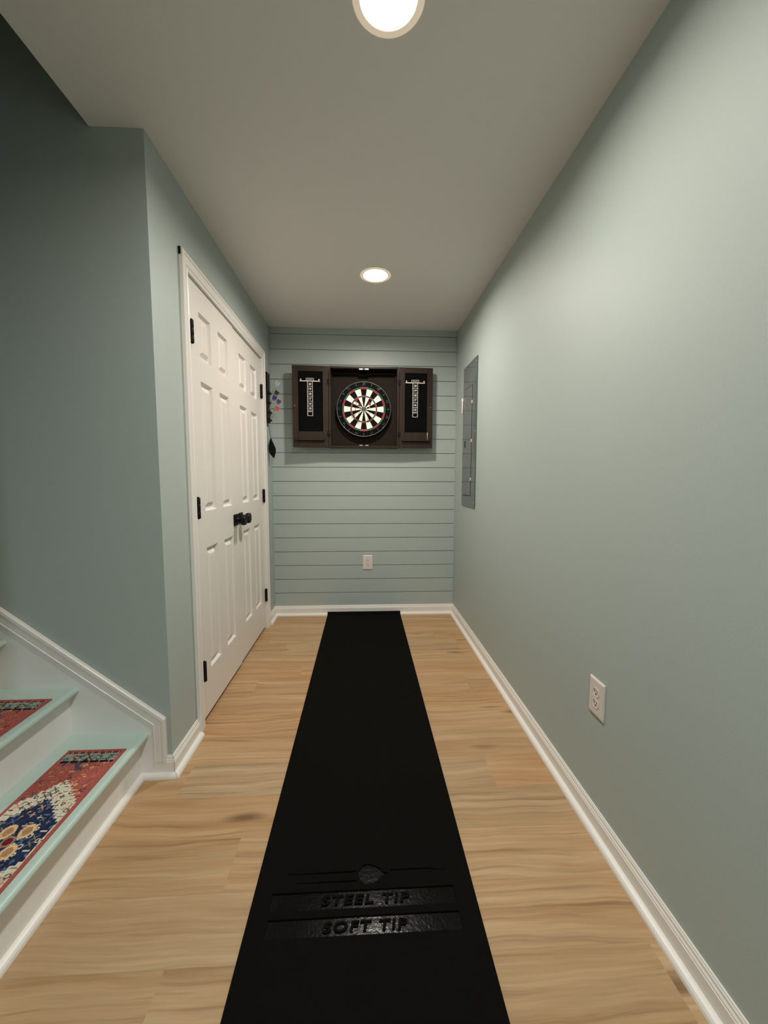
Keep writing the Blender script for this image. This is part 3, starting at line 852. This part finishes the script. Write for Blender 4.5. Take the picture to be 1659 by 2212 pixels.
# ------------------------------------------------------------------ dartboard cabinet
CY = 3.305                      # front plane of the open box
BX0, BX1, BZ0, BZ1 = -0.281, 0.290, 1.4365, 2.0870
BCX, BCZ = 0.0025, 1.7535
def cabinet():
    o = empty('dartboard_cabinet', ((BX0+BX1)/2, D, BZ0), 'dark brown wooden dartboard cabinet with both doors open on the shiplap wall', 'cabinet')
    t = 0.0155
    b = MB()
    b.box(BX0, BX0+t, CY, D-0.001, BZ0, BZ1, 0.001).box(BX1-t, BX1, CY, D-0.001, BZ0, BZ1, 0.001)
    b.box(BX0+t, BX1-t, CY, D-0.001, BZ1-t, BZ1, 0.001).box(BX0+t, BX1-t, CY, D-0.001, BZ0, BZ0+t, 0.001)
    build('case', b, M['cab'], o)
    bp = MB().box(BX0+t, BX1-t, D-0.008, D-0.0015, BZ0+t, BZ1-t)
    # fillets in the inner corners
    bp.box(BX0+t, BX0+t+0.012, D-0.026, D-0.008, BZ0+t, BZ1-t, 0.001).box(BX1-t-0.012, BX1-t, D-0.026, D-0.008, BZ0+t, BZ1-t, 0.001)
    build('back_panel', bp, M['cab_in'], o)
    for z, s in ((BZ1-t, -1), (BZ0+t, 1)):
        c = MB().box(-0.040, 0.044, CY+0.004, CY+0.022, z, z+s*0.009, 0.001); co = build('magnetic_catch', c, M['shaft_black'], o)
        for xa in (-0.034, 0.014):
            st = MB().box(xa, xa+0.026, CY+0.0025, CY+0.0045, z+s*0.001, z+s*0.0085); build('steel_plate', st, M['steel'], co)
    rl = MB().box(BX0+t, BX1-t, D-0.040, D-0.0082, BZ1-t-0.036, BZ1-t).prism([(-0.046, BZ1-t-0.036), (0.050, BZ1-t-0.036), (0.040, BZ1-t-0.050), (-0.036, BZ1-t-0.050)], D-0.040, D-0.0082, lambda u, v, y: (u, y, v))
    build('shadow_rail', rl, M['chalk'], o)  # added black rail and tab stand in for shade from case top and catch
    # doors
    def cdoor(xh, w, side, ang):
        q0 = len  # noqa
        W, T = w, 0.026
        def place(mb):
            for i, v in enumerate(mb.v):
                lx, ly, lz = v      # lx: distance from hinge outwards, ly: 0 front .. T back
                X = xh + side*(lx*cos(ang)) + 0.0
                Y = CY - 0.0005 + ly + lx*sin(ang)
                mb.v[i] = (X, Y, lz)
            return mb
        f = MB(); st = 0.046; z0, z1 = BZ0+0.001, BZ1-0.001
        f.box(0.001, st, 0, T, z0, z1, 0.0012).box(W-st, W, 0, T, z0, z1, 0.0012)
        f.box(st, W-st, 0, T, z1-0.045, z1, 0.0012).box(st, W-st, 0, T, z0, z0+0.048, 0.0012)
        f.box(st, W-st, 0.006, T, z0+0.048, z0+0.128, 0.001)
        d = build('cabinet_door', place(f), M['cab'], o)
        sb = MB().box(st-0.001, W-st+0.001, 0.007, T-0.003, z0+0.127, z1-0.044)
        so = build('scoreboard', place(sb), M['chalk'], d)
        # printed score column (front is -y; text reads left to right in +x)
        pr = MB(); cxl = W/2+(0.004 if side < 0 else -0.006)
        ys, yt = 0.0066, 0.0070
        def bar(xa, xb, za, zb): pr.box(xa, xb, ys, yt, za, zb)
        zt = z1-0.117
        bar(cxl-0.0805, cxl+0.0805, zt-0.0070, zt)
        for s_ in (-1, 1): pr.lathe((cxl+s_*0.0725, yt, zt+0.0085), (0, -1, 0), [(0.0056, 0), (0.0056, 0.0004)], 14, smooth=False)
        bar(cxl-0.031, cxl+0.031, zt+0.0178, zt+0.0205); bar(cxl-0.031, cxl-0.028, zt, zt+0.0205); bar(cxl+0.028, cxl+0.031, zt, zt+0.0205)
        cell = 0.0387; hw = 0.0220
        zb = zt-0.0070-7*cell-0.002
        bar(cxl-hw, cxl-hw+0.004, zb, zt-0.006); bar(cxl+hw-0.004, cxl+hw, zb, zt-0.006)
        for k in range(1, 8):
            z = zt-0.0070-k*cell; bar(cxl-hw, cxl+hw, z-0.0016, z+0.0016)
        sgn = 1 if side > 0 else -1
        def txt(s_, zc_, wd, h, bold):
            vs, fs = text_geo(s_, 0.02, 0.0002, bold=bold)
            ww = max(v.x for v in vs)-min(v.x for v in vs); hh = max(v.y for v in vs)-min(v.y for v in vs)
            pr.add([(cxl+sgn*v.x*wd/ww, 0.0068-v.z, zc_+v.y*h/hh) for v in vs], fs)
        for k, s_ in enumerate(('20', '19', '18', '17', '16', '15')):
            txt(s_, zt-0.0070-(k+0.5)*cell, 0.0215, 0.0190, 0.0007)
        txt('BULL', zt-0.0070-6*cell-0.0065, 0.027, 0.0060, 0.0003)
        txt('CRICKET', zt+0.0085, 0.046, 0.0085, 0.0002)
        build('score_print', place(pr), M['chalk_line'], so)
        lg = MB().box(0.030 if side < 0 else 0.020, W-0.022, -0.020, 0.0, z0+0.0555, z0+0.064, 0.001)
        lg.box(0.030 if side < 0 else 0.020, (0.030 if side < 0 else 0.020)+0.009, -0.018, 0.0, z0+0.064, z0+0.078, 0.001).box(W-0.031, W-0.022, -0.018, 0.0, z0+0.064, z0+0.078, 0.001)
        build('dart_ledge', place(lg), M['cab'], d)
        kn = MB().lathe((W-0.019, 0, 1.7655), (0, -1, 0), [(0.002, -0.002), (0.002, 0.004), (0.0045, 0.007), (0.0045, 0.010), (0.001, 0.012)], 16)
        build('door_stud', place(kn), M['steel'], d)
        for zz in (1.548, 1.962):
            h = MB().box(-0.012, 0.014, -0.0022, -0.0002, zz-0.021, zz+0.021, 0.0006)
            h.tube([(0.0005, -0.003, zz-0.021), (0.0005, -0.003, zz+0.021)], 0.0034, 10)
            build('cabinet_hinge', place(h), M['black_metal'], d)
        return d, place
    cdoor(BX0-0.002, 0.288, -1, -0.058)
    d2, pl2 = cdoor(BX1+0.002, 0.277, 1, 0.045)
    stick = MB().tube([(0.2365, -0.005, BZ0+0.066), (0.2365, -0.003, BZ0+0.128)], 0.0024, 10)
    so = build('chalk_stick', pl2(stick), M['plastic'], loc=(BX1+0.237, CY, BZ0+0.066))
    tag(so, 'thin pale stick standing on the ledge of the right cabinet door', 'chalk')
cabinet()

# ------------------------------------------------------------------ dartboard
DBY = 3.340       # playing face
def dartboard():
    R = 0.2255
    o = empty('dartboard', (BCX, D-0.02, BCZ), 'round bristle dartboard in the middle of the open dark cabinet', 'dartboard')
    b = MB().lathe((BCX, DBY, BCZ), (0, 1, 0), [(R-0.003, 0.0), (R, 0.003), (R, 0.037), (R-0.004, 0.040)], 96)
    b.lathe((BCX, DBY+0.040, BCZ), (0, 1, 0), [(0.05, 0), (0.05, D-0.0085-DBY-0.040)], 24)
    build('board_body', b, M['d_black'], o)
    f = MB(); y = DBY-0.0008
    rb0, rb1, rt0, rt1, rd0, rd1 = 0.0075, 0.0178, 0.0985, 0.1095, 0.1640, 0.1765
    def wedge(r0, r1, a0, a1, mi, n=5):
        f.cur = mi; vs = []
        for k in range(n+1):
            a = a0+(a1-a0)*k/n
            vs += [(BCX+r0*sin(a), y, BCZ+r0*cos(a)), (BCX+r1*sin(a), y, BCZ+r1*cos(a))]
        f.add(vs, [(2*k, 2*k+1, 2*k+3, 2*k+2) for k in range(n)])
    for s in range(20):
        a0 = (s-0.5)*pi/10; a1 = a0+pi/10; ev = s % 2 == 0
        big = 0 if ev else 1; ring = 2 if ev else 3
        wedge(rb1, rt0, a0, a1, big); wedge(rt0, rt1, a0, a1, ring); wedge(rt1, rd0, a0, a1, big); wedge(rd0, rd1, a0, a1, ring)
        wedge(rb0, rb1, a0, a1, 3, 3); wedge(0.0001, rb0, a0, a1, 2, 3)
    build('playing_face', f, [M['d_black'], M['d_white'], M['d_red'], M['d_green']], o)
    w = MB(); yw = y-0.0006
    def ringwire(mb, r, th, yy, n=80):
        vs = []; fs = []
        for k in range(n):
            a = 2*pi*k/n; d = Vector((sin(a), 0, cos(a))); c = Vector((BCX, yy, BCZ))+d*r
            for q in range(6):
                g = 2*pi*q/6; vs.append(c+d*th*cos(g)+Vector((0, 1, 0))*th*sin(g))
        for k in range(n):
            for q in range(6): fs.append((k*6+q, k*6+(q+1) % 6, ((k+1) % n)*6+(q+1) % 6, ((k+1) % n)*6+q))
        mb.add(vs, fs, True)
    for r in (rb0, rb1, rt0, rt1, rd0, rd1): ringwire(w, r, 0.00065, yw)
    for s in range(20):
        a = (s-0.5)*pi/10
        w.tube([(BCX+rb1*sin(a), yw, BCZ+rb1*cos(a)), (BCX+(rd1+0.007)*sin(a), yw, BCZ+(rd1+0.007)*cos(a))], 0.00055, 5)
    build('wire_spider', w, M['wire'], o)
    nr = MB(); ringwire(nr, 0.2205, 0.0013, DBY-0.003, 120)
    no = build('number_ring', nr, M['wire'], o)
    for k, s in enumerate((20, 1, 18, 4, 13, 6, 10, 15, 2, 17, 3, 19, 7, 16, 8, 11, 14, 9, 12, 5)):
        a = k*pi/10
        vs, fs = text_geo(str(s), 0.031, 0.0006, bold=-0.0011, stretch=0.85)
        ca, sa = cos(a), sin(a); m = MB(); rr = 0.2025
        m.add([(BCX+rr*sa+v.x*ca+v.y*sa, DBY-0.003-v.z, BCZ+rr*ca-v.x*sa+v.y*ca) for v in vs], fs)
        build('number', m, M['wire'], no)
    for a in (pi*0.22, -pi*0.22, pi*0.735, -pi*0.735):
        c = MB().lathe((BCX+0.2165*sin(a), DBY-0.0005, BCZ+0.2165*cos(a)), (0, -1, 0), [(0.0042, 0), (0.0042, 0.003), (0.002, 0.0045)], 12)
        build('ring_clip', c, M['steel'], no)
dartboard()

def dart(name, tip, dirv, L, mats, label, group, fr=0.019, roll=0.4, cat='dart'):
    """steel-tip dart: tip point, unit direction from tip to flight"""
    tip = Vector(tip); d = Vector(dirv).normalized()
    o = empty(name, tip, label, cat, group)
    ref = Vector((0, 0, 1)); e1 = d.cross(ref).normalized(); e2 = d.cross(e1)
    b = MB().lathe(tip, d, [(0.0003, 0.0), (0.0011, 0.006), (0.0012, 0.026), (0.0030, 0.029), (0.0034, 0.036), (0.0034, 0.050), (0.0030, 0.052), (0.0034, 0.054), (0.0034, 0.070), (0.0026, 0.076)], 12)
    build('barrel', b, mats[0], o)
    s = MB().lathe(tip+d*0.0755, d, [(0.0022, 0), (0.0026, 0.004), (0.0018, 0.010), (0.0018, L-0.0755-0.040), (0.0024, L-0.0755-0.026)], 10)
    build('shaft', s, mats[1], o)
    f = MB()
    for k in range(4):
        a = roll+k*pi/2; r = e1*cos(a)+e2*sin(a); th = d.cross(r)*0.0002
        prof = [(0.001, L-0.044), (fr*0.55, L-0.034), (fr, L-0.022), (fr, L-0.003), (fr*0.8, L), (0.001, L-0.003)]
        p1 = [tip+d*h+r*q+th for q, h in prof]; p2 = [tip+d*h+r*q-th for q, h in prof]; n = len(prof)
        f.add(p1+p2, [tuple(range(n)), tuple(range(n, 2*n))[::-1]]+[(i, (i+1) % n, n+(i+1) % n, n+i) for i in range(n)])
    build('flight', f, mats[2], o)
BD = 'red flighted darts in the board'
for (x, z, dx, dz, ml, lb) in ((-0.060, 1.7790, 0.01, 0.19, M['shaft_clear'], 'red flighted dart stuck highest and farthest left in the dartboard'),
                             (-0.032, 1.7500, 0.00, 0.15, M['shaft_black'], 'red flighted dart stuck just left of the bullseye'),
                             (0.0470, 1.7560, 0.02, 0.19, M['shaft_clear'], 'red flighted dart stuck right of the bullseye')):
    dart('dart', (x, DBY+0.004, z), (dx, -1, dz), 0.142, (M['steel'], ml, M['red_flight']), lb, BD, 0.0175, 0.55)

# ------------------------------------------------------------------ dart rack beside the door casing
def rack():
    y0, y1, z0, z1 = 3.215, 3.300, 1.625, 2.012
    xw = XL+0.0008
    o = empty('dart_rack', (xw, (y0+y1)/2, z0), 'narrow dark wooden dart rack on the left wall beside the door casing', 'rack')
    build('backboard', MB().box(xw, xw+0.020, y0, y1, z0, z1, 0.002), M['rack'], o)
    for zz, dpt in ((1.640, 0.032), (1.700, 0.034), (1.775, 0.030), (1.850, 0.030)):
        build('shelf', MB().box(xw+0.020, xw+0.020+dpt*0.45, y0+0.004, y1-0.002, zz, zz+0.014, 0.001), M['rack'], o)
    return xw
xw = rack()
# darts leaning out of the rack: (tip x offset, y, z), direction, flight colour
RK = 'darts leaning out of the wall rack'
rk = [
    (0.030, 3.262, 1.8400, (0.52, 0.05, 0.85), 'silver_flight', 'dart with clear silvery flight, topmost in the wall rack'),
    (0.028, 3.244, 1.7620, (0.50, 0.05, 0.86), 'maroon', 'dart with dark maroon flight, below the silvery one in the wall rack'),
    (0.022, 3.222, 1.7150, (0.45, 0.00, 0.89), 'purple', 'dart with deep purple flight, nearest the backboard in the wall rack'),
    (0.040, 3.280, 1.6980, (0.46, 0.05, 0.88), 'lilac', 'dart with violet grey flight below the purple one in the wall rack'),
    (0.030, 3.250, 1.6400, (0.50, 0.03, 0.86), 'pinkred', 'dart with coral red flight, lowest in the wall rack'),
]
for (dx, y, z, dv, fm, lb) in rk:
    dart('dart', (xw+dx, y, z), dv, 0.128, (M['steel'], M['shaft_clear'], M[fm]), lb, RK, 0.0165, 0.3)

# black leaf shaped pouch on a cord
def pouch():
    y = 3.268
    hook = MB()
    pts = [(xw+0.0, y, 1.606), (xw+0.014, y, 1.606), (xw+0.018, y, 1.598), (xw+0.014, y, 1.590), (xw+0.008, y, 1.592)]
    hook.tube(pts, 0.0022, 8)
    hook.lathe((xw+0.0, y, 1.606), (1, 0, 0), [(0.007, 0), (0.006, 0.003)], 14)
    ho = build('wall_hook', hook, M['black_metal'], loc=(xw, y, 1.60))
    tag(ho, 'small black hook just below the dark dart rack', 'hook')
    o = empty('leaf_pouch', (xw+0.035, y, 1.34), 'flat black leaf-shaped pouch hanging on a cord below the dart rack', 'pouch')
    c = MB().tube([(xw+0.014, y, 1.594), (xw+0.018, y, 1.56), (xw+0.024, y, 1.525), (xw+0.030, y, 1.500)], 0.0016, 8)
    build('cord', c, M['leather'], o)
    out = [(0.024, 1.508), (0.031, 1.503), (0.036, 1.488), (0.046, 1.468), (0.052, 1.452), (0.062, 1.430), (0.065, 1.410), (0.062, 1.385), (0.054, 1.360), (0.048, 1.345), (0.040, 1.352), (0.026, 1.368), (0.012, 1.390), (0.006, 1.420), (0.008, 1.450), (0.016, 1.485)]
    n = len(out); cx = sum(p[0] for p in out)/n; cz = sum(p[1] for p in out)/n
    m = MB(); vs = []
    for s, k in ((-1, 0), (-1, 1), (1, 1), (1, 0)):
        sc = 1.0 if k == 0 else 0.0
    rings = [(0.80, -0.009), (0.95, -0.006), (1.0, 0.0), (0.95, 0.006), (0.80, 0.009)]
    for sc, dy in rings: vs += [(xw+cx+(p[0]-cx)*sc, y+dy, cz+(p[1]-cz)*sc) for p in out]
    fs = [(r*n+i, r*n+(i+1) % n, (r+1)*n+(i+1) % n, (r+1)*n+i) for r in range(4) for i in range(n)] + [tuple(range(n)), tuple(range(4*n, 5*n))]
    m.add(vs, fs, False)
    build('pouch_body', m, M['leather'], o)
pouch()
